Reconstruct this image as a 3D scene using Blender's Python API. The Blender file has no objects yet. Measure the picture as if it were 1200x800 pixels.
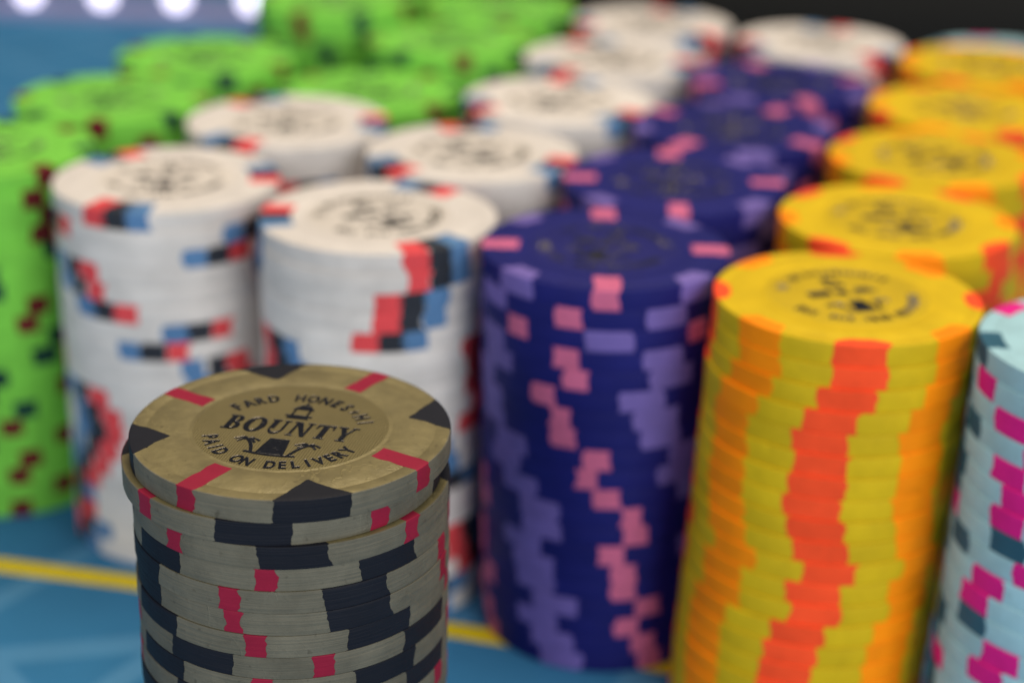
import bpy, math, random
from mathutils import Matrix, Vector

MM = 0.001
scene = bpy.context.scene
col = scene.collection

# ------------------------------------------------------------------ camera
cam_data = bpy.data.cameras.new('camera')
cam = bpy.data.objects.new('camera', cam_data)
col.objects.link(cam)
scene.camera = cam
CAM_Z = 156.11
pitch, roll = math.radians(22.392), math.radians(1.336)
fwd = Vector((0, math.cos(pitch), -math.sin(pitch)))
up0 = Vector((0, math.sin(pitch), math.cos(pitch)))
rt0 = Vector((1, 0, 0))
rt = rt0 * math.cos(roll) + up0 * math.sin(roll)
up = -rt0 * math.sin(roll) + up0 * math.cos(roll)
m = Matrix.Identity(4)
for i in range(3):
    m[i][0], m[i][1], m[i][2] = rt[i], up[i], -fwd[i]
m[2][3] = CAM_Z * MM
cam.matrix_world = m
cam_data.sensor_width = 36.0
cam_data.lens = 2036.44 / 1200 * 36
cam_data.clip_start = 0.01
cam_data.clip_end = 20
cam_data.dof.use_dof = True
cam_data.dof.focus_distance = 0.203
cam_data.dof.aperture_fstop = 11.0
cam_data.dof.aperture_blades = 0

# ------------------------------------------------------------------ world, lamps, exposure
world = bpy.data.worlds.new('World')
scene.world = world
world.use_nodes = True
wb = world.node_tree.nodes['Background']
wb.inputs['Color'].default_value = (0.78, 0.84, 1.0, 1)
wb.inputs['Strength'].default_value = 0.13

def area(name, loc, target, size, power, color, size_y=None):
    d = bpy.data.lights.new(name, 'AREA')
    d.energy = power
    d.color = color
    d.size = size
    if size_y:
        d.shape = 'RECTANGLE'
        d.size_y = size_y
    o = bpy.data.objects.new(name, d)
    col.objects.link(o)
    o.location = loc
    o.rotation_euler = (Vector(target) - Vector(loc)).to_track_quat('-Z', 'Y').to_euler()
    return o

area('ceiling_lamp', (0.08, 0.42, 0.92), (0.0, 0.30, 0.05), 0.6, 8.6, (1.0, 0.85, 0.65))
area('room_lamp', (0.95, -1.15, 0.72), (0.0, 0.28, 0.04), 0.9, 19.8, (1.0, 0.985, 0.95))
area('left_fill_lamp', (-0.9, -1.2, 0.5), (-0.05, 0.28, 0.04), 0.9, 11.0, (0.98, 0.985, 0.97))  # added front-left fill that lifts the chips' sides, no known fixture

vs = scene.view_settings
vs.view_transform = 'Standard'
vs.look = 'None'
vs.exposure = 0
vs.gamma = 1
vs.use_curve_mapping = False
scene.render.engine = 'CYCLES'
scene.cycles.use_denoising = True
scene.cycles.max_bounces = 8

# ------------------------------------------------------------------ materials
def new_mat(name):
    mt = bpy.data.materials.new(name)
    mt.use_nodes = True
    nt = mt.node_tree
    return mt, nt, nt.nodes['Principled BSDF']

def clay(name, rgb, rough=0.55, metallic=0.0, scuff=0.25, bump=0.25, spec=0.18, mottle=0.12, streak=0.0):
    """compressed clay: mottled colour, dirt specks, fine turning lines round the edge"""
    mt, nt, b = new_mat(name)
    N, L = nt.nodes.new, nt.links.new
    tc = N('ShaderNodeTexCoord')
    oi = N('ShaderNodeObjectInfo')
    add = N('ShaderNodeVectorMath'); add.operation = 'ADD'
    sc = N('ShaderNodeVectorMath'); sc.operation = 'SCALE'
    cmb = N('ShaderNodeCombineXYZ')
    L(oi.outputs['Random'], cmb.inputs[0]); L(oi.outputs['Random'], cmb.inputs[1])
    sc.inputs['Scale'].default_value = 0.5
    L(cmb.outputs[0], sc.inputs[0])
    L(tc.outputs['Object'], add.inputs[0]); L(sc.outputs[0], add.inputs[1])
    # mottling
    n1 = N('ShaderNodeTexNoise'); n1.inputs['Scale'].default_value = 160; n1.inputs['Detail'].default_value = 6
    n1.inputs['Roughness'].default_value = 0.65
    L(add.outputs[0], n1.inputs['Vector'])
    r1 = N('ShaderNodeMapRange')
    r1.inputs[1].default_value = 0.3; r1.inputs[2].default_value = 0.7
    r1.inputs[3].default_value = 1 - mottle; r1.inputs[4].default_value = 1 + mottle
    L(n1.outputs['Fac'], r1.inputs[0])
    rv = N('ShaderNodeMapRange')
    rv.inputs[3].default_value = 0.93; rv.inputs[4].default_value = 1.05
    L(oi.outputs['Random'], rv.inputs[0])
    mul = N('ShaderNodeMath'); mul.operation = 'MULTIPLY'
    L(r1.outputs[0], mul.inputs[0]); L(rv.outputs[0], mul.inputs[1])
    vm = N('ShaderNodeVectorMath'); vm.operation = 'SCALE'
    vm.inputs[0].default_value = rgb
    L(mul.outputs[0], vm.inputs['Scale'])
    # small dirt specks
    n2 = N('ShaderNodeTexNoise'); n2.inputs['Scale'].default_value = 900; n2.inputs['Detail'].default_value = 2
    L(add.outputs[0], n2.inputs['Vector'])
    r2 = N('ShaderNodeMapRange'); r2.inputs[1].default_value = 0.66; r2.inputs[2].default_value = 0.78
    r2.inputs[4].default_value = scuff
    L(n2.outputs['Fac'], r2.inputs[0])
    mx = N('ShaderNodeMix'); mx.data_type = 'RGBA'
    L(r2.outputs[0], mx.inputs['Factor']); L(vm.outputs[0], mx.inputs['A'])
    mx.inputs['B'].default_value = (rgb[0] * 0.35, rgb[1] * 0.33, rgb[2] * 0.3, 1)
    colour = mx.outputs['Result']
    ridge = None
    if streak:      # pale rubbed streaks where the pressed relief has worn
        mps = N('ShaderNodeMapping'); mps.inputs['Scale'].default_value = (1.0, 1.7, 1.0)
        mps.inputs['Rotation'].default_value = (0, 0, 0.6)
        L(add.outputs[0], mps.inputs['Vector'])
        ns = N('ShaderNodeTexNoise'); ns.inputs['Scale'].default_value = 230; ns.inputs['Detail'].default_value = 3
        L(mps.outputs[0], ns.inputs['Vector'])
        d1 = N('ShaderNodeMath'); d1.operation = 'SUBTRACT'; d1.inputs[1].default_value = 0.5
        L(ns.outputs['Fac'], d1.inputs[0])
        d2 = N('ShaderNodeMath'); d2.operation = 'ABSOLUTE'; L(d1.outputs[0], d2.inputs[0])
        d3 = N('ShaderNodeMapRange'); d3.inputs[1].default_value = 0.0; d3.inputs[2].default_value = 0.028
        d3.inputs[3].default_value = 1; d3.inputs[4].default_value = 0
        L(d2.outputs[0], d3.inputs[0])
        nm = N('ShaderNodeTexNoise'); nm.inputs['Scale'].default_value = 110
        L(add.outputs[0], nm.inputs['Vector'])
        d4 = N('ShaderNodeMapRange'); d4.inputs[1].default_value = 0.48; d4.inputs[2].default_value = 0.66
        L(nm.outputs['Fac'], d4.inputs[0])
        d5 = N('ShaderNodeMath'); d5.operation = 'MULTIPLY'
        L(d3.outputs[0], d5.inputs[0]); L(d4.outputs[0], d5.inputs[1])
        d6 = N('ShaderNodeMath'); d6.operation = 'MULTIPLY'; d6.inputs[1].default_value = streak
        L(d5.outputs[0], d6.inputs[0])
        ms = N('ShaderNodeMix'); ms.data_type = 'RGBA'
        L(d6.outputs[0], ms.inputs['Factor']); L(colour, ms.inputs['A'])
        ms.inputs['B'].default_value = (rgb[0] * 2.0, rgb[1] * 2.0, rgb[2] * 1.9, 1)
        colour = ms.outputs['Result']
        ridge = d5.outputs[0]
    L(colour, b.inputs['Base Color'])
    b.inputs['Roughness'].default_value = rough
    b.inputs['Metallic'].default_value = metallic
    b.inputs['Specular IOR Level'].default_value = spec
    # relief: turning lines (stretched noise) + pits
    mp = N('ShaderNodeMapping'); mp.inputs['Scale'].default_value = (60, 60, 2600)
    L(add.outputs[0], mp.inputs['Vector'])
    n3 = N('ShaderNodeTexNoise'); n3.inputs['Scale'].default_value = 1.0; n3.inputs['Detail'].default_value = 4
    L(mp.outputs[0], n3.inputs['Vector'])
    n4 = N('ShaderNodeTexNoise'); n4.inputs['Scale'].default_value = 420; n4.inputs['Detail'].default_value = 5
    L(add.outputs[0], n4.inputs['Vector'])
    ad = N('ShaderNodeMath'); ad.operation = 'ADD'
    L(n3.outputs['Fac'], ad.inputs[0]); L(n4.outputs['Fac'], ad.inputs[1])
    bp = N('ShaderNodeBump'); bp.inputs['Strength'].default_value = bump; bp.inputs['Distance'].default_value = 0.0002
    height = ad.outputs[0]
    if ridge:
        a2 = N('ShaderNodeMath'); a2.operation = 'ADD'
        k2 = N('ShaderNodeMath'); k2.operation = 'MULTIPLY'; k2.inputs[1].default_value = 0.3
        L(ridge, k2.inputs[0])
        L(height, a2.inputs[0]); L(k2.outputs[0], a2.inputs[1])
        height = a2.outputs[0]
    L(height, bp.inputs['Height'])
    L(bp.outputs[0], b.inputs['Normal'])
    return mt

def linen(name, rgb, metallic=0.0, rough=0.42, bump=0.5):
    """inlay paper pressed with a fine linen grid"""
    mt = clay(name, rgb, rough, metallic, 0.12, 0.1, 0.2, 0.09)
    nt = mt.node_tree
    N, L = nt.nodes.new, nt.links.new
    b = nt.nodes['Principled BSDF']
    tc = N('ShaderNodeTexCoord')
    hs = []
    for d in ('X', 'Y'):
        w = N('ShaderNodeTexWave'); w.bands_direction = d; w.wave_profile = 'SIN'
        w.inputs['Scale'].default_value = 900; w.inputs['Distortion'].default_value = 0.8
        w.inputs['Detail'].default_value = 1
        L(tc.outputs['Object'], w.inputs['Vector'])
        hs.append(w)
    ad = N('ShaderNodeMath'); ad.operation = 'ADD'
    L(hs[0].outputs['Fac'], ad.inputs[0]); L(hs[1].outputs['Fac'], ad.inputs[1])
    bp = N('ShaderNodeBump'); bp.inputs['Strength'].default_value = bump; bp.inputs['Distance'].default_value = 0.00008
    L(ad.outputs[0], bp.inputs['Height'])
    old = b.inputs['Normal'].links[0].from_socket
    L(old, bp.inputs['Normal'])
    L(bp.outputs[0], b.inputs['Normal'])
    return mt

M = {}
M['gold'] = clay('gold_clay', (0.196, 0.162, 0.072), 0.46, 0.2, 0.5, 1.0, 0.4, 0.26, 0.35)
M['gold_rim'] = clay('gold_grey_rim', (0.137, 0.126, 0.093), 0.6, 0.0, 0.5, 0.9, 0.2, 0.2, 0.15)  # rim band greyer and darker than the gold faces
M['gold_inlay'] = linen('gold_inlay', (0.198, 0.162, 0.070), 0.22, 0.42, 1.0)
M['white'] = clay('white_clay', (0.68, 0.64, 0.61))
M['purple'] = clay('purple_clay', (0.011, 0.0125, 0.135))
M['yellow'] = clay('yellow_clay', (0.63, 0.43, 0.008))
M['blue'] = clay('pale_blue_clay', (0.36, 0.60, 0.68))
M['green'] = clay('green_clay', (0.19, 0.58, 0.066))
M['black_spot'] = clay('black_spot_clay', (0.010, 0.011, 0.017), 0.6, 0, 0.1, 0.5)
M['red_spot'] = clay('crimson_spot_clay', (0.27, 0.011, 0.037), 0.55)
M['coral_spot'] = clay('coral_spot_clay', (0.76, 0.075, 0.085))
M['charcoal_spot'] = clay('charcoal_spot_clay', (0.028, 0.032, 0.042))
M['steel_spot'] = clay('steel_blue_spot_clay', (0.10, 0.22, 0.42))
M['lavender_spot'] = clay('lavender_spot_clay', (0.17, 0.125, 0.41))
M['pink_spot'] = clay('pink_spot_clay', (0.60, 0.14, 0.27))
M['orange_spot'] = clay('orange_spot_clay', (0.97, 0.27, 0.001))
M['vermilion_spot'] = clay('vermilion_spot_clay', (0.94, 0.082, 0.02))
M['magenta_spot'] = clay('magenta_spot_clay', (0.72, 0.015, 0.25))
M['teal_spot'] = clay('dark_teal_spot_clay', (0.03, 0.11, 0.17))
M['pine_spot'] = clay('pine_spot_clay', (0.008, 0.045, 0.035))
M['maroon_spot'] = clay('maroon_spot_clay', (0.13, 0.012, 0.016))
for c in ('white', 'purple', 'yellow', 'blue', 'green'):
    base = {'white': (0.66, 0.61, 0.56), 'purple': (0.012, 0.0125, 0.13), 'yellow': (0.61, 0.42, 0.008),
            'blue': (0.36, 0.60, 0.68), 'green': (0.19, 0.57, 0.066)}[c]
    M[c + '_inlay'] = linen(c + '_inlay', base)

mt, nt, b = new_mat('black_foil')
b.inputs['Base Color'].default_value = (0.006, 0.006, 0.008, 1)
b.inputs['Roughness'].default_value = 0.14
b.inputs['Specular IOR Level'].default_value = 0.3
_tc = nt.nodes.new('ShaderNodeTexCoord'); _n = nt.nodes.new('ShaderNodeTexNoise')
_n.inputs['Scale'].default_value = 2600; _n.inputs['Detail'].default_value = 2
nt.links.new(_tc.outputs['Object'], _n.inputs['Vector'])
_b = nt.nodes.new('ShaderNodeBump'); _b.inputs['Strength'].default_value = 1.0; _b.inputs['Distance'].default_value = 0.00012
nt.links.new(_n.outputs['Fac'], _b.inputs['Height']); nt.links.new(_b.outputs[0], b.inputs['Normal'])
M['foil'] = mt
mt, nt, b = new_mat('foil_glint')
b.inputs['Base Color'].default_value = (0.30, 0.28, 0.25, 1)  # paler metal than the black foil, standing in for glints on the print
b.inputs['Metallic'].default_value = 0.85
b.inputs['Roughness'].default_value = 0.22
M['foil_glint'] = mt

# felt: woven blue cloth with a faint printed lattice of paler lines
mt, nt, b = new_mat('blue_felt')
N, L = nt.nodes.new, nt.links.new
tc = N('ShaderNodeTexCoord')
def felt_lines(angle, period, width, offset):
    mp = N('ShaderNodeMapping'); mp.inputs['Rotation'].default_value = (0, 0, math.radians(angle))
    L(tc.outputs['Object'], mp.inputs['Vector'])
    sp = N('ShaderNodeSeparateXYZ'); L(mp.outputs[0], sp.inputs[0])
    a = N('ShaderNodeMath'); a.operation = 'ADD'; a.inputs[1].default_value = offset
    L(sp.outputs[0], a.inputs[0])
    d = N('ShaderNodeMath'); d.operation = 'PINGPONG'; d.inputs[1].default_value = period / 2
    L(a.outputs[0], d.inputs[0])
    r = N('ShaderNodeMapRange'); r.interpolation_type = 'SMOOTHSTEP'
    r.inputs[1].default_value = width * 0.5; r.inputs[2].default_value = width * 0.8
    r.inputs[3].default_value = 1; r.inputs[4].default_value = 0
    L(d.outputs[0], r.inputs[0])
    return r.outputs[0]
def fmax(a, c):
    n = N('ShaderNodeMath'); n.operation = 'MAXIMUM'
    L(a, n.inputs[0]); L(c, n.inputs[1])
    return n.outputs[0]
lines = fmax(fmax(felt_lines(32, 0.034, 0.0035, 0.006), felt_lines(-38, 0.041, 0.003, 0.0)),
             felt_lines(78, 0.06, 0.004, 0.012))
n1 = N('ShaderNodeTexNoise'); n1.inputs['Scale'].default_value = 55; n1.inputs['Detail'].default_value = 5
L(tc.outputs['Object'], n1.inputs['Vector'])
cr = N('ShaderNodeMapRange'); cr.inputs[3].default_value = 0.8; cr.inputs[4].default_value = 1.2
L(n1.outputs['Fac'], cr.inputs[0])
mx = N('ShaderNodeMix'); mx.data_type = 'RGBA'
mx.inputs['A'].default_value = (0.036, 0.178, 0.37, 1)
mx.inputs['B'].default_value = (0.11, 0.30, 0.52, 1)
fm = N('ShaderNodeMath'); fm.operation = 'MULTIPLY'; fm.inputs[1].default_value = 0.5
L(lines, fm.inputs[0]); L(fm.outputs[0], mx.inputs['Factor'])
vm = N('ShaderNodeVectorMath'); vm.operation = 'SCALE'
L(mx.outputs['Result'], vm.inputs[0]); L(cr.outputs[0], vm.inputs['Scale'])
L(vm.outputs[0], b.inputs['Base Color'])
b.inputs['Roughness'].default_value = 0.85
b.inputs['Specular IOR Level'].default_value = 0.1
n2 = N('ShaderNodeTexNoise'); n2.inputs['Scale'].default_value = 1800; n2.inputs['Detail'].default_value = 2
L(tc.outputs['Object'], n2.inputs['Vector'])
bp = N('ShaderNodeBump'); bp.inputs['Strength'].default_value = 0.4; bp.inputs['Distance'].default_value = 0.0003
L(n2.outputs['Fac'], bp.inputs['Height']); L(bp.outputs[0], b.inputs['Normal'])
M['felt'] = mt

M['line'] = clay('yellow_print', (0.72, 0.56, 0.01), 0.7, 0, 0.15, 0.2, 0.2)
mt, nt, b = new_mat('black_leather')
N, L = nt.nodes.new, nt.links.new
b.inputs['Base Color'].default_value = (0.006, 0.0058, 0.005, 1)
b.inputs['Roughness'].default_value = 0.6
b.inputs['Specular IOR Level'].default_value = 0.15
tc = N('ShaderNodeTexCoord'); v = N('ShaderNodeTexVoronoi'); v.inputs['Scale'].default_value = 500
L(tc.outputs['Object'], v.inputs['Vector'])
bp = N('ShaderNodeBump'); bp.inputs['Strength'].default_value = 0.3; bp.inputs['Distance'].default_value = 0.0005
L(v.outputs['Distance'], bp.inputs['Height']); L(bp.outputs[0], b.inputs['Normal'])
M['leather'] = mt

mt, nt, b = new_mat('lavender_glow_rail')
b.inputs['Base Color'].default_value = (0.26, 0.23, 0.42, 1)  # purple glow between the bulbs, put into the rail's colour
b.inputs['Roughness'].default_value = 0.4
M['rail'] = mt
mt, nt, b = new_mat('lit_bulb')
b.inputs['Base Color'].default_value = (0.9, 0.9, 1, 1)
b.inputs['Emission Color'].default_value = (0.86, 0.82, 1.0, 1)
b.inputs['Emission Strength'].default_value = 3.2
M['bulb'] = mt

# ------------------------------------------------------------------ helpers
def mesh_from(name, verts, faces, mat, mats=None, fmat=None, sharp=35):
    me = bpy.data.meshes.new(name)
    me.from_pydata([(x * MM, y * MM, z * MM) for x, y, z in verts], [], faces)
    for q in (mats or [mat]):
        me.materials.append(q)
    if fmat:
        me.polygons.foreach_set('material_index', fmat)
    me.polygons.foreach_set('use_smooth', [True] * len(me.polygons))
    me.set_sharp_from_angle(angle=math.radians(sharp))
    me.update()
    return me

def link(name, data, parent=None):
    o = bpy.data.objects.new(name, data)
    col.objects.link(o)
    if parent:
        o.parent = parent
    return o

def tag(o, label=None, cat=None, group=None, kind=None):
    if label: o['label'] = label
    if cat: o['category'] = cat
    if group: o['group'] = group
    if kind: o['kind'] = kind
    return o

R = 19.5          # chip radius in millimetres
EG = 0.036        # clearance between stacked chips
BV = 0.10         # rounding of the rim

def lathe(profile, seg, rnd=None, wob=0.0):
    """closed solid of revolution; the profile runs from the lower to the upper pole"""
    verts, faces = [], []
    n = len(profile)
    verts.append((0, 0, profile[0][1]))
    for r, z in profile[1:-1]:
        for s in range(seg):
            a = 2 * math.pi * s / seg
            verts.append((r * math.cos(a), r * math.sin(a), z))
    verts.append((0, 0, profile[-1][1]))
    rows = n - 2
    for s in range(seg):
        t = (s + 1) % seg
        faces.append((0, 1 + t, 1 + s))
        for k in range(rows - 1):
            a = 1 + k * seg
            faces.append((a + s, a + t, a + seg + t, a + seg + s))
        faces.append((1 + (rows - 1) * seg + s, 1 + (rows - 1) * seg + t, len(verts) - 1))
    return verts, faces

def chip_profile(t, grooves=True):
    h = t - EG
    bv = BV
    p = [(0, 0), (R - bv * 1.3, 0), (R - bv * 0.45, bv * 0.16), (R - bv * 0.12, bv * 0.5), (R, bv * 1.2),
         (R, h - bv * 1.2), (R - bv * 0.12, h - bv * 0.5), (R - bv * 0.45, h - bv * 0.16), (R - bv * 1.3, h)]
    if grooves:
        for gr in (0.905, 0.635):
            g = R * gr
            p += [(g + 0.17, h), (g + 0.05, h - 0.05), (g - 0.05, h - 0.05), (g - 0.17, h)]
    p.append((0, h))
    return p

def spot_verts(t, half, depth, shape, seed, nu=6):
    """an insert that wraps over the rim: from the upper face down the edge to the lower face"""
    rnd = random.Random(seed)
    h = t - EG
    bv = BV
    pr, pf = 0.03, 0.014
    path = []
    for i in range(6):
        f = i / 5
        path.append((R - depth + (depth - bv * 1.3) * f, h + pf, f))
    path += [(R - bv * 0.40, h - bv * 0.16 + pf, 1), (R - bv * 0.12 + pr, h - bv * 0.5, 1), (R + pr, h - bv * 1.2, 1)]
    for i in range(1, 6):
        path.append((R + pr, h - bv * 1.2 - (h - bv * 2.4) * i / 6, 1))
    path += [(R + pr, bv * 1.2, 1), (R - bv * 0.12 + pr, bv * 0.5, 1), (R - bv * 0.40, bv * 0.16 - pf, 1),
             (R - bv * 1.3, -pf, 1), (R - depth * 0.5, -pf, 0.6)]
    left, right = [], []
    jl = jr = 0
    bulge = (rnd.uniform(-0.45, 0.45), rnd.uniform(-0.45, 0.45))
    half += rnd.uniform(-0.06, 0.06) * half
    skew = rnd.uniform(-0.35, 0.35)
    for i, (r, z, f) in enumerate(path):
        jl = jl * 0.6 + rnd.uniform(-0.21, 0.21)
        jr = jr * 0.6 + rnd.uniform(-0.21, 0.21)
        if shape == 'bar': w = half
        elif shape == 'tri': w = 0.18 + (half - 0.18) * f
        elif shape == 'trap': w = half * (0.62 + 0.38 * f)
        else: w = half * math.sqrt(max(0.12, 1 - (1 - f) ** 2))
        sk = skew * (0.5 - z / h)
        mid = 1 - (2 * z / h - 1) ** 2 if f == 1 else 0
        left.append(-w + jl + sk - bulge[0] * mid)
        right.append(w + jr + sk + bulge[1] * mid)
    verts, faces = [], []
    rows = []
    def row(r, z, l, rr, sink):
        ids = []
        us = [(l, True)] + [(l + (rr - l) * k / nu, False) for k in range(nu + 1)] + [(rr, True)]
        for x, deep in us:
            rad = r - (0.1 if deep and z < h and z > 0 else 0)
            zz = z
            if deep or sink:
                if z >= h: zz = z - 0.1
                if z <= 0: zz = z + 0.1
            x2 = max(-rad * 0.9, min(rad * 0.9, x))
            a = x2 / max(rad, 6)
            ids.append(len(verts)); verts.append((rad * math.cos(a), rad * math.sin(a), zz))
        rows.append(ids)
    row(path[0][0], path[0][1], left[0], right[0], True)
    for i, (r, z, f) in enumerate(path):
        row(r, z, left[i], right[i], False)
    row(path[-1][0], path[-1][1], left[-1], right[-1], True)
    for a, c in zip(rows[:-1], rows[1:]):
        for k in range(len(a) - 1):
            faces.append((a[k], c[k], c[k + 1], a[k + 1]))
    return verts, faces

# ---- flat print: polygons laid on the inlay, built from strokes
def pl_rect(x0, y0, x1, y1): return [[(x0, y0), (x1, y0), (x1, y1), (x0, y1)]]
def pl_ring(cx, cy, ro, so, ri, si, a0, a1, n=20, dx=0.0):
    out = []
    for k in range(n):
        p = math.radians(a0 + (a1 - a0) * k / n); q = math.radians(a0 + (a1 - a0) * (k + 1) / n)
        out.append([(cx + dx + ri * math.cos(p), cy + si * math.sin(p)), (cx + ro * math.cos(p), cy + so * math.sin(p)),
                    (cx + ro * math.cos(q), cy + so * math.sin(q)), (cx + dx + ri * math.cos(q), cy + si * math.sin(q))])
    return out
def pl_line(pts, w):
    out = []
    for (x0, y0), (x1, y1) in zip(pts[:-1], pts[1:]):
        d = math.hypot(x1 - x0, y1 - y0) or 1
        nx, ny = -(y1 - y0) / d * w / 2, (x1 - x0) / d * w / 2
        out.append([(x0 - nx, y0 - ny), (x1 - nx, y1 - ny), (x1 + nx, y1 + ny), (x0 + nx, y0 + ny)])
    return out

SERIF = {   # unit cap height, (polygons, advance)
    'B': (pl_rect(.10, 0, .35, 1) + pl_rect(0, 0, .42, .09) + pl_rect(0, .93, .40, 1)
          + pl_ring(.38, .755, .30, .245, .10, .165, -90, 90, 12) + pl_ring(.38, .27, .36, .27, .14, .185, -90, 90, 12)
          + pl_rect(.30, .92, .39, 1) + pl_rect(.30, .465, .39, .55) + pl_rect(.30, 0, .39, .085), .84),
    'O': (pl_ring(.45, .5, .47, .54, .20, .43, 0, 360, 32), .98),
    'U': (pl_rect(.10, .38, .34, 1) + pl_rect(0, .93, .42, 1) + pl_rect(.64, .38, .76, 1) + pl_rect(.56, .93, .86, 1)
          + pl_ring(.425, .38, .325, .40, .235, .28, 180, 360, 16, 0.0), .95),
    'N': (pl_rect(.10, 0, .22, 1) + pl_rect(0, 0, .32, .07) + pl_rect(0, .93, .26, 1)
          + [[(.08, 1), (.37, 1), (.84, 0), (.66, 0)]] + pl_rect(.72, 0, .84, 1) + pl_rect(.62, .93, .94, 1), 1.02),
    'T': (pl_rect(.28, 0, .54, 1) + pl_rect(0, .89, .82, 1) + [[(0, .68), (.06, .68), (.13, .93), (0, .93)]]
          + [[(.82, .68), (.76, .68), (.69, .93), (.82, .93)]] + pl_rect(.18, 0, .64, .07), .88),
    'Y': ([[(.07, 1), (.33, 1), (.54, .44), (.34, .44)]] + [[(.72, 1), (.81, 1), (.54, .44), (.44, .44)]]
          + pl_rect(.32, 0, .56, .45) + pl_rect(.22, 0, .66, .07) + pl_rect(0, .93, .42, 1) + pl_rect(.62, .93, .92, 1), .9),
}
def wordmark(word, cap, gap, slant=0.0):
    out, x = [], 0
    for ch in word:
        polys, adv = SERIF[ch]
        for p in polys:
            out.append([((px + x + slant * py) * cap, (py - .5) * cap) for px, py in p])
        x += adv + gap
    w = (x - gap) * cap
    return [[(px - w / 2, py) for px, py in p] for p in out]

def glyph_mesh(ch):
    cu = bpy.data.curves.new('glyph', 'FONT')
    cu.body = ch
    cu.size = 1.0
    cu.resolution_u = 3
    cu.offset = 0.036
    o = bpy.data.objects.new('glyph', cu)
    col.objects.link(o)
    bpy.context.view_layer.update()
    me = bpy.data.meshes.new_from_object(o.evaluated_get(bpy.context.evaluated_depsgraph_get()))
    vs = [(v.co.x, v.co.y) for v in me.vertices]
    fs = [tuple(p.vertices) for p in me.polygons]
    bpy.data.objects.remove(o); bpy.data.curves.remove(cu); bpy.data.meshes.remove(me)
    return vs, fs
glyphs = {}
def arc_text(text, radius, a_start, a_end, size, inside):
    """letters set round a circle; inside=True reads along the lower arc"""
    polys = []
    n = len(text)
    for i, ch in enumerate(text):
        if ch == ' ': continue
        ang = math.radians(a_start + (a_end - a_start) * i / (n - 1))
        if ch == '*':
            star = []
            for k in range(5):
                a = math.radians(90 + 72 * k)
                star.append([(0, .3), (.1 * math.cos(a - .6), .3 + .1 * math.sin(a - .6)), (.32 * math.cos(a), .3 + .32 * math.sin(a)),
                             (.1 * math.cos(a + .6), .3 + .1 * math.sin(a + .6))])
            vs, fs = [], []
            for q in star:
                fs.append(tuple(range(len(vs), len(vs) + 4))); vs += q
        else:
            if ch not in glyphs: glyphs[ch] = glyph_mesh(ch)
            vs, fs = glyphs[ch]
        if not vs: continue
        cx = (min(v[0] for v in vs) + max(v[0] for v in vs)) / 2
        rot = ang - math.pi / 2 if not inside else ang + math.pi / 2
        c, s = math.cos(rot), math.sin(rot)
        pts = []
        for x, y in vs:
            lx, ly = (x - cx) * size * 0.72, (y - .36) * size
            pts.append((radius * math.cos(ang) + lx * c - ly * s, radius * math.sin(ang) + lx * s + ly * c))
        for f in fs:
            polys.append([pts[k] for k in f])
    return polys

def emblem():
    out = []
    # lantern room of a lighthouse above the word
    out += [[(-1.5, 4.0), (1.5, 4.0), (1.25, 4.9), (-1.25, 4.9)]] + pl_rect(-1.8, 4.5, 1.8, 4.85)
    out += pl_rect(-1.15, 4.9, -.85, 6.3) + pl_rect(.85, 4.9, 1.15, 6.3)
    out += [[(-1.5, 6.3), (1.5, 6.3), (.55, 7.5), (-.55, 7.5)]] + pl_rect(-.22, 7.5, .22, 8.1)
    out = [[(x * 0.95, 3.6 + (y - 4.0) * 1.15) for x, y in p] for p in out]
    # foot of the tower and ground line below it
    out += [[(-1.75, -6.5), (1.75, -6.5), (1.25, -2.4), (-1.25, -2.4)]]
    ground = [(-3.2, -6.45), (-1.8, -6.7), (0, -6.8), (1.8, -6.7), (3.2, -6.45)]
    out += pl_line(ground, .42)
    for sx in (-1, 1):
        out += pl_line([(sx * 2.3, -6.5), (sx * 2.7, -5.2), (sx * 3.2, -4.1), (sx * 3.8, -3.3)], .42)
        for a, ln in ((10, 1.6), (50, 1.2), (135, 1.3), (175, 1.6), (-30, 1.3), (215, 1.3)):
            p = math.radians(a)
            tip = (sx * 3.8 + ln * math.cos(p), -3.3 + ln * .62 * math.sin(p) - .35)
            mid = (sx * 3.8 + ln * .55 * math.cos(p), -3.3 + ln * .55 * .75 * math.sin(p) + .18)
            out += pl_line([(sx * 3.8, -3.3), mid, tip], .30)
    return out

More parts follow.
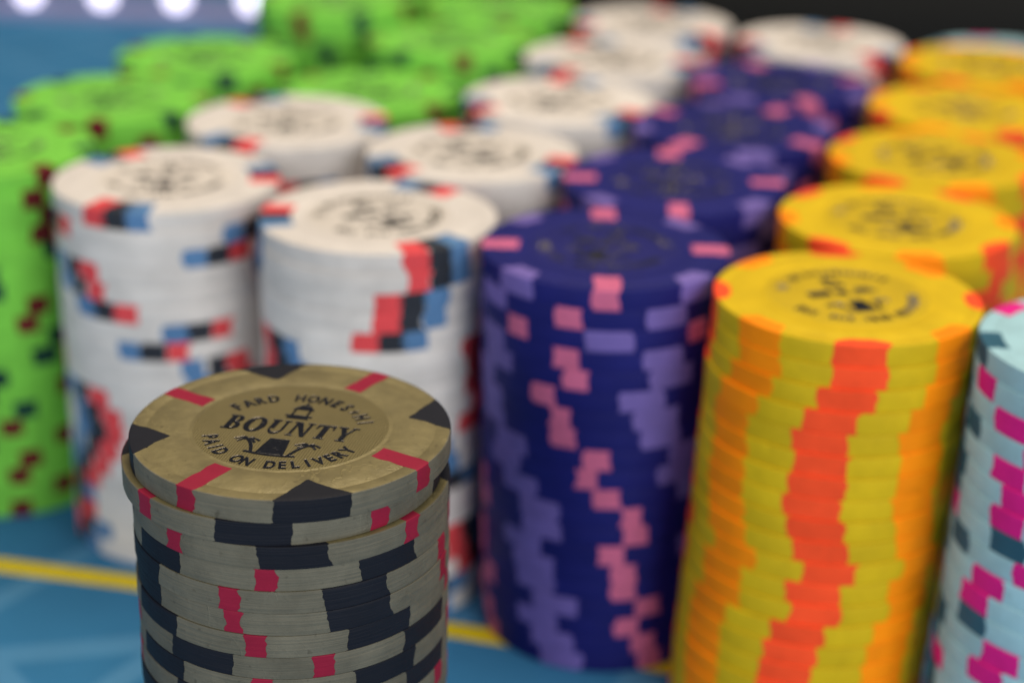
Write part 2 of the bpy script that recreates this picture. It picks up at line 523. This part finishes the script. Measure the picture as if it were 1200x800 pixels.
def print_mesh(name, polys, z, lip=0.055, glint=lambda nx, ny, x, y: ny < 0.35):
    """raised foil: every stroke is a thin slab so that its edges catch the light"""
    verts, faces = [], []
    for i, p in enumerate(polys):
        area2 = sum(p[k][0] * p[(k + 1) % len(p)][1] - p[(k + 1) % len(p)][0] * p[k][1] for k in range(len(p)))
        if area2 < 0: p = p[::-1]
        zt = z + 0.05 + 0.0006 * (i % 7)
        b0 = len(verts); n = len(p)
        verts += [(x, y, zt) for x, y in p] + [(x, y, z) for x, y in p]
        faces.append(tuple(range(b0, b0 + n)))
        for k in range(n):
            k2 = (k + 1) % n
            faces.append((b0 + k, b0 + n + k, b0 + n + k2, b0 + k2))
    nflat = len(faces)
    # half-round bright lip added along upper stroke edges to imitate glints
    def inside(p, x, y):
        c = False
        for k in range(len(p)):
            (xa, ya), (xb, yb) = p[k], p[k - 1]
            if (ya > y) != (yb > y) and x < (xb - xa) * (y - ya) / (yb - ya) + xa: c = not c
        return c
    boxes = [(min(q[0] for q in p), max(q[0] for q in p), min(q[1] for q in p), max(q[1] for q in p)) for p in polys]
    rr = lip
    for i, p in enumerate(polys):
        area2 = sum(p[k][0] * p[(k + 1) % len(p)][1] - p[(k + 1) % len(p)][0] * p[k][1] for k in range(len(p)))
        if area2 < 0: p = p[::-1]
        for k in range(len(p)):
            (x0, y0), (x1, y1) = p[k], p[(k + 1) % len(p)]
            d = math.hypot(x1 - x0, y1 - y0)
            if d < 1e-4: continue
            nx, ny = (y1 - y0) / d, -(x1 - x0) / d
            if glint(nx, ny, (x0 + x1) / 2, (y0 + y1) / 2): continue
            n = max(1, int(d / 0.35))
            for w in range(n):
                xa, ya = x0 + (x1 - x0) * w / n, y0 + (y1 - y0) * w / n
                xb, yb = x0 + (x1 - x0) * (w + 1) / n, y0 + (y1 - y0) * (w + 1) / n
                px, py = (xa + xb) / 2 + nx * 0.02, (ya + yb) / 2 + ny * 0.02
                hit = False
                for j, bb in enumerate(boxes):
                    if j != i and bb[0] <= px <= bb[1] and bb[2] <= py <= bb[3] and inside(polys[j], px, py):
                        hit = True; break
                if hit: continue
                b0 = len(verts)
                for (x, y) in ((xa, ya), (xb, yb)):
                    for a in range(5):
                        t = math.pi * a / 4
                        verts.append((x + nx * rr * (0.7 + math.cos(t)), y + ny * rr * (0.7 + math.cos(t)), z + 0.035 + rr * 0.75 * math.sin(t)))
                for a in range(4):
                    faces.append((b0 + a, b0 + a + 1, b0 + 6 + a, b0 + 5 + a)[::-1])
    fm = [0] * nflat + [1] * (len(faces) - nflat)
    return mesh_from(name, verts, faces, None, [M['foil'], M['foil_glint']], fm, 60)

# ------------------------------------------------------------------ the setting
fx = 1.6
me = mesh_from('felt', [(-fx * 1000, -700, 0), (fx * 1000, -700, 0), (fx * 1000, 1500, 0), (-fx * 1000, 1500, 0)], [(0, 1, 2, 3)], M['felt'])
tag(link('table_felt', me), kind='structure')

line_pts = [(-330, 285), (-200, 282), (-120, 274), (-90, 269.4), (-66, 264.6), (-36, 257.6), (-6.7, 250.8), (24, 242.5), (60, 232), (120, 213), (200, 185), (330, 130)]
verts, faces = [], []
for i, (x, y) in enumerate(line_pts):
    x0, y0 = line_pts[max(0, i - 1)]; x1, y1 = line_pts[min(len(line_pts) - 1, i + 1)]
    d = math.hypot(x1 - x0, y1 - y0); nx, ny = -(y1 - y0) / d, (x1 - x0) / d
    for w in (-2.3, 2.3):
        verts.append((x + nx * w, y + ny * w, 0.02))
    if i: faces.append((2 * i - 2, 2 * i - 1, 2 * i + 1, 2 * i)[::-1])
tag(link('betting_line', mesh_from('betting_line', verts, faces, M['line'])), kind='structure')

# black padded rail behind the right-hand stacks
prof = []
for k in range(17):
    a = math.pi * k / 16
    prof.append((52 * math.cos(a), 20 + 62 * math.sin(a) ** 0.8))
prof = [(52, 0)] + prof + [(-52, 0)]
path = [(-38, 640), (60, 636), (180, 622), (320, 596), (480, 550), (640, 488)]
verts, faces = [], []
for i, (x, y) in enumerate(path):
    x0, y0 = path[max(0, i - 1)]; x1, y1 = path[min(len(path) - 1, i + 1)]
    d = math.hypot(x1 - x0, y1 - y0); nx, ny = -(y1 - y0) / d, (x1 - x0) / d
    for u, z in prof:
        verts.append((x + nx * u, y + ny * u, z))
n = len(prof)
for i in range(len(path) - 1):
    for k in range(n - 1):
        faces.append((i * n + k, i * n + k + 1, (i + 1) * n + k + 1, (i + 1) * n + k))
faces.append(tuple(range(n))[::-1]); faces.append(tuple(range((len(path) - 1) * n, len(path) * n)))
tag(link('padded_rail', mesh_from('padded_rail', verts, faces, M['leather'])),
    'black padded leather table rail behind the white and yellow stacks', 'table rail')

# strip of lit bulbs on the far felt
strip = link('light_strip', None)
strip.location = (-0.144, 0.728, 0)
strip.rotation_euler = (0, 0, math.radians(-3))
tag(strip, 'lavender strip of bright white bulbs on the far blue felt', 'light strip')
bxv = []
def box(x0, y0, z0, x1, y1, z1, ch):
    v = [(x0, y0, z0), (x1, y0, z0), (x1, y1, z0), (x0, y1, z0), (x0, y0, z1 - ch), (x1, y0, z1 - ch), (x1, y1, z1 - ch), (x0, y1, z1 - ch),
         (x0 + ch, y0 + ch, z1), (x1 - ch, y0 + ch, z1), (x1 - ch, y1 - ch, z1), (x0 + ch, y1 - ch, z1)]
    f = [(3, 2, 1, 0), (0, 1, 5, 4), (1, 2, 6, 5), (2, 3, 7, 6), (3, 0, 4, 7), (4, 5, 9, 8), (5, 6, 10, 9), (6, 7, 11, 10), (7, 4, 8, 11), (8, 9, 10, 11)]
    return v, f
v, f = box(-145, -6, 0, 48, 10, 5, 2)
link('rail', mesh_from('strip_rail', v, f, M['rail']), strip)
bulb_prof = [(0, 0)] + [(4.0 * math.cos(a), 3.9 + 3.9 * math.sin(a)) for a in [math.radians(-80 + 20 * k) for k in range(9)]] + [(0, 7.8)]
v, f = lathe(bulb_prof, 24)
bme = mesh_from('bulb', v, f, M['bulb'])
for k in range(-4, 2):
    o = link('bulb', bme, strip)
    o.location = ((k * 31.5) * MM, 0, 4.5 * MM)

# ------------------------------------------------------------------ chips
# name: (spot list (material, angle, half-width mm, depth mm, shape), repeats, thickness)
KIND = {
    'gold': dict(t=2.95, n=4, spots=[('black_spot', 0, 4.3, 4.9, 'tri'), ('red_spot', 45, 1.25, 6.6, 'bar')]),
    'white': dict(t=3.3, n=3, spots=[('coral_spot', -12, 2.05, 5.2, 'bar'), ('charcoal_spot', 0, 2.05, 5.2, 'bar'), ('steel_spot', 12, 2.05, 5.2, 'bar')]),
    'purple': dict(t=3.3, n=4, spots=[('pink_spot', 0, 1.9, 5.8, 'bar'), ('lavender_spot', 45, 3.6, 3.2, 'trap')]),
    'yellow': dict(t=3.3, n=4, spots=[('vermilion_spot', 0, 3.8, 2.4, 'round'), ('orange_spot', 45, 4.0, 2.8, 'trap')]),
    'blue': dict(t=3.3, n=4, spots=[('magenta_spot', 0, 2.9, 3.0, 'bar'), ('teal_spot', 45, 3.0, 3.0, 'bar')]),
    'green': dict(t=3.3, n=4, spots=[('pine_spot', 0, 2.1, 3.4, 'bar'), ('maroon_spot', 45, 2.0, 3.4, 'bar')]),
}
DESC = {
    'gold': 'gold poker chip', 'white': 'white poker chip', 'purple': 'purple poker chip', 'yellow': 'yellow poker chip',
    'blue': 'pale blue poker chip', 'green': 'green poker chip'}
NAME = {c: (c if c != 'blue' else 'pale_blue') + '_poker_chip' for c in DESC}
SPOTNAME = {'tri': 'edge_wedge', 'bar': 'edge_spot', 'trap': 'edge_spot', 'round': 'edge_spot'}
BODY, SPOT, PLAIN_DATA, PLAIN_MAT, INLAY = {}, {}, {}, {}, {}
HID_V, HID_F, HID_M, HID_SLOT = [], [], [], {}
NVAR = 5
for kname, k in KIND.items():
    v, f = lathe(chip_profile(k['t']), 96 if kname == 'gold' else 72)
    if kname == 'gold':
        rim = [1 if all(math.hypot(v[i][0], v[i][1]) > R - BV * 1.31 for i in face) else 0 for face in f]
        BODY[kname] = mesh_from(kname + '_body', v, f, None, [M['gold'], M['gold_rim']], rim)
    else:
        BODY[kname] = mesh_from(kname + '_body', v, f, M[kname])
    for si, (mat, ang, half, depth, shape) in enumerate(k['spots']):
        SPOT[kname, si] = []
        for q in range(NVAR):
            v2, f2 = spot_verts(k['t'], half, depth, shape, (sum(map(ord, kname)) * 31 + si * 7 + q))
            SPOT[kname, si].append(mesh_from(mat, v2, f2, M[mat], sharp=50))
    # one-mesh chip for the unseen middle of a stack
    for q in range(2):
        v, f = lathe(chip_profile(k['t'], False), 40)
        fm = [0] * len(f)
        mats = [M[kname]]
        for si, (mat, ang, half, depth, shape) in enumerate(k['spots']):
            v2, f2 = spot_verts(k['t'], half, depth, shape, 11 + q * 5 + si, 2)
            mats.append(M[mat])
            for r in range(k['n']):
                a = math.radians((ang if q == 0 else -ang) + 360 / k['n'] * r)
                c, s = math.cos(a), math.sin(a)
                b0 = len(v)
                v += [(x * c - y * s, x * s + y * c, z) for x, y, z in v2]
                f += [tuple(i + b0 for i in face) for face in f2]
                fm += [si + 1] * len(f2)
        PLAIN_DATA[kname, q] = (v, f)
        PLAIN_MAT[kname, q] = [mats[w].name for w in fm]
    h = k['t'] - EG
    ip = [(0, h - 0.05), (0.612 * R, h - 0.05), (0.612 * R, h + 0.012), (0.606 * R, h + 0.022), (0, h + 0.022)]
    v, f = lathe(ip, 64)
    INLAY[kname] = mesh_from(kname + '_inlay', v, f, M[kname + '_inlay'])

hg = KIND['gold']['t'] - EG + 0.022
P_WORD = print_mesh('wordmark', [[(x * 0.72, y + 0.8) for x, y in p] for p in wordmark('BOUNTY', 3.9, 0.06, 0.06)], hg)
P_TOP = print_mesh('upper_lettering', arc_text('FARD HONES*HI', 9.75, 149, 29, 2.7, False), hg, 0.036)
P_LOW = print_mesh('lower_lettering', arc_text('PAID ON DELIVERY', 9.2, 205, 340, 2.6, True), hg, 0.036)
P_EMB = print_mesh('emblem', emblem(), hg, 0.036)
# other chips: the same lighthouse badge within a ring of small marks too small to read
rnd = random.Random(5)
marks = []
for a in list(range(28, 156, 8)) + list(range(198, 345, 8)):
    if rnd.random() < 0.12: continue
    c, s = math.cos(math.radians(a)), math.sin(math.radians(a))
    for sx in (-0.45, 0.45) if rnd.random() < 0.6 else (0.0,):
        w = rnd.uniform(.16, .3)
        l = rnd.uniform(.6, .95)
        q = []
        for x, y in ((sx - w, -l), (sx + w, -l), (sx + w, l), (sx - w, l)):
            q.append((9.6 * c + y * c - x * s, 9.6 * s + y * s + x * c))
        marks.append(q)
ho = 3.3 - EG + 0.022
Q_RING = print_mesh('ring_marks', marks, ho, 0.05)
Q_EMB = print_mesh('badge', [[(x * 0.95, y * 0.95) for x, y in p] for p in emblem()] +
                   pl_rect(-5.6, 0.3, -2.0, 2.3) + pl_rect(-1.2, 0.2, 0.6, 1.9) + pl_rect(1.5, 0.4, 5.2, 1.1) + pl_rect(2.2, 1.5, 4.6, 2.3), ho, 0.05)

ORD = ['top', 'second', 'third', 'fourth', 'fifth', 'sixth', 'seventh', 'eighth', 'ninth', 'tenth', 'eleventh', 'twelfth', 'thirteenth',
       'fourteenth', 'fifteenth', 'sixteenth', 'seventeenth', 'eighteenth', 'nineteenth', 'twentieth', 'twenty-first', 'twenty-second']

rng = random.Random(77)
def stack(kind, x, y, count, where, angles, lean=(0, 0), full=20, jitter=0.22, flips=(), offsets=None, print_turn=None, spread=10):
    k = KIND[kind]
    t = k['t']
    front = math.degrees(math.atan2(-y, -x))
    last = angles[-1] if angles else rng.uniform(0, 90)
    for i in range(count):
        q = i / 20.0
        if i < len(angles) and angles[i] is not None:
            a = angles[i]
        else:
            a = last + rng.uniform(-spread, spread)
        last = a
        ox, oy = (rng.uniform(-jitter, jitter), rng.uniform(-jitter, jitter))
        if rng.random() > 0.25: ox, oy = ox * 0.3, oy * 0.3      # most chips sit flush, a few stick out
        if offsets and i < len(offsets): ox, oy = offsets[i]
        z = (count - 1 - i) * t + 0.06
        loc = ((x + lean[0] * q + ox) * MM, (y + lean[1] * q + oy) * MM, z * MM)
        rz = math.radians(front + a)
        flip = -1 if i in flips else 1
        if i == 0:
            label = DESC[kind] + ' on top of ' + where
        else:
            label = DESC[kind] + ', ' + ORD[i] + ' from top of ' + where
        if i < full:
            o = link(NAME[kind], None)
            link('body', BODY[kind], o)
            for si, (mat, ang, half, depth, shape) in enumerate(k['spots']):
                for r in range(k['n']):
                    s = link(SPOTNAME[shape], rng.choice(SPOT[kind, si]), o)
                    s.rotation_euler = (0, 0, math.radians(flip * ang + 360 / k['n'] * r))
            if i == 0:
                inl = link('inlay', INLAY[kind], o)
                if kind == 'gold':
                    link('wordmark', P_WORD, inl); link('upper_lettering', P_TOP, inl)
                    link('lower_lettering', P_LOW, inl); link('emblem', P_EMB, inl)
                else:
                    link('ring_marks', Q_RING, inl); link('badge', Q_EMB, inl)
                turn = print_turn if print_turn is not None else rng.uniform(-40, 40)
                if kind == 'gold':      # the label is printed a little off centre
                    for c in inl.children: c.location = (-0.05 * MM, -1.45 * MM, 0)
                inl.rotation_euler = (0, 0, math.radians(turn) - rz)
        else:
            pv, pf = PLAIN_DATA[kind, 0 if flip == 1 else 1]
            c, s = math.cos(rz), math.sin(rz)
            b0 = len(HID_V)
            HID_V.extend((px * c - py * s + loc[0] / MM, px * s + py * c + loc[1] / MM, pz + loc[2] / MM) for px, py, pz in pv)
            HID_F.extend(tuple(w + b0 for w in face) for face in pf)
            for w in PLAIN_MAT[kind, 0 if flip == 1 else 1]:
                HID_M.append(HID_SLOT.setdefault(w, len(HID_SLOT)))
            continue
        o.location = loc
        o.rotation_euler = (0, 0, rz)
        tag(o, label, 'poker chip', kind + ' poker chips')

# gold stack in front
stack('gold', -26.9, 192.4, 22, 'the gold stack', [6, -11, 0, 35, 22, 23, 31, -36, 33, 55, 20, 41, 12],
      full=12, offsets=[(0.15, 0), (-0.95, 0.1), (0.1, -0.1), (0.05, 0.1), (0, 0), (0.12, 0.05), (-0.05, 0)], jitter=0.15, print_turn=-12, spread=30)
# white rows
stack('white', -60.6, 289.4, 20, 'the white stack between gold and green',
      [-27, 45, 24, -57, -53, -36, 12, -11, 20, 23, -58, -50, -47, -52, -58, -66, -70, -72, -60, 50], flips=(1, 2, 3, 4, 5, 6, 7, 8, 9, 10, 11, 12, 13, 14, 15, 17), jitter=.3)
stack('white', -22.5, 271.9, 20, 'the white stack between gold and purple',
      [30, 32, 16, 16, 6, 62, 66, 64, 70, 60, 20, 24, 40, 10, 15, 50, 52, 60, 30, 20], jitter=.3)
stack('white', -44.6, 328.8, 20, 'second stack of the white row beside green', [-38, -30, 10, 40], full=6, flips=(0,), jitter=.08)
for i, (x, y, a) in enumerate([(-8.2, 310.2, 62), (8.5, 349.5, 48), (20.8, 388.2, 75), (32.7, 427, 40)]):
    stack('white', x, y, 20, ORD[i + 1] + ' stack of the white row beside purple', [a, a + 20, a - 15], full=7, flips=(0, 2), jitter=.08)
stack('white', 71.6, 409.7, 20, 'the white stack ending the purple row', [55, 62, 20], full=6, jitter=.08)
# purple row
stack('purple', 14.4, 258.6, 20, 'first stack of the purple row, nearest gold',
      [2, -15, -42, -16, -11, -26, -18, -16, -1, -5, 4, 16, 18, 6, 14, 14, 26, 16, 24, 28], lean=(1.0, 0.4), jitter=.3)
for i, (x, y, a) in enumerate([(27.9, 295.4, 4), (42.4, 332, -32), (56.8, 369.6, 20)]):
    stack('purple', x, y, 20, ORD[i + 1] + ' stack of the purple row from gold', [a, a + 12, a - 8, a + 20], full=7, jitter=.08)
# yellow row
stack('yellow', 49.2, 239.4, 20, 'first stack of the yellow row, nearest gold',
      [8, 9, 5, 0, -4, -2, -2, -3, 0, 3, 8, 2, 4, -2, -4, -5, -4, -2, 0, 3], lean=(-3.5, -4.6), jitter=.3)
for i, (x, y, a) in enumerate([(63.7, 276.2, 58), (78, 313.4, 66), (92.2, 350.5, 30), (106.4, 390.2, 70)]):
    stack('yellow', x, y, 20, ORD[i + 1] + ' stack of the yellow row from gold', [a, a + 6, a - 5, a + 9, a], full=8, jitter=.08)
# pale blue
stack('blue', 84.6, 222.6, 20, 'the pale blue stack beside yellow',
      [-26, 30, -40, -22, -38, -30, -34, 12, -18, -40, -46, 0, -28, -34, 20, -30, -25, 10, 15, 0], lean=(-2.5, -4.6), jitter=.1)
stack('blue', 121, 428.5, 18, 'the pale blue stack ending the yellow row', [20, 30], full=3, jitter=.08)
# green
greens = [(-97, 306), (-82, 343.4), (-69.5, 381), (-46, 430.5)]
for i, (x, y) in enumerate(greens):
    stack('green', x, y, (20, 20, 20, 21)[i], ORD[i].replace('top', 'first') + ' stack of the outer green row from gold',
          [rng.uniform(0, 90)], full=20 if i == 0 else 8, jitter=.2, spread=40)
for i, (x, y) in enumerate([(-32, 366.5), (-16, 403.8), (-5.2, 442.4), (-33, 471)]):
    stack('green', x, y, (19, 20, 20, 21)[i], ORD[i].replace('top', 'first') + ' green stack behind the white row from gold',
          [rng.uniform(0, 90)], full=7, jitter=.12, spread=40)

me = mesh_from('stacked_poker_chips', HID_V, HID_F, None, [bpy.data.materials[w] for w in HID_SLOT], HID_M, 50)
tag(link('stacked_poker_chips', me), 'lower chips of the stacks, covered by the stacks before them', 'poker chips', kind='stuff')
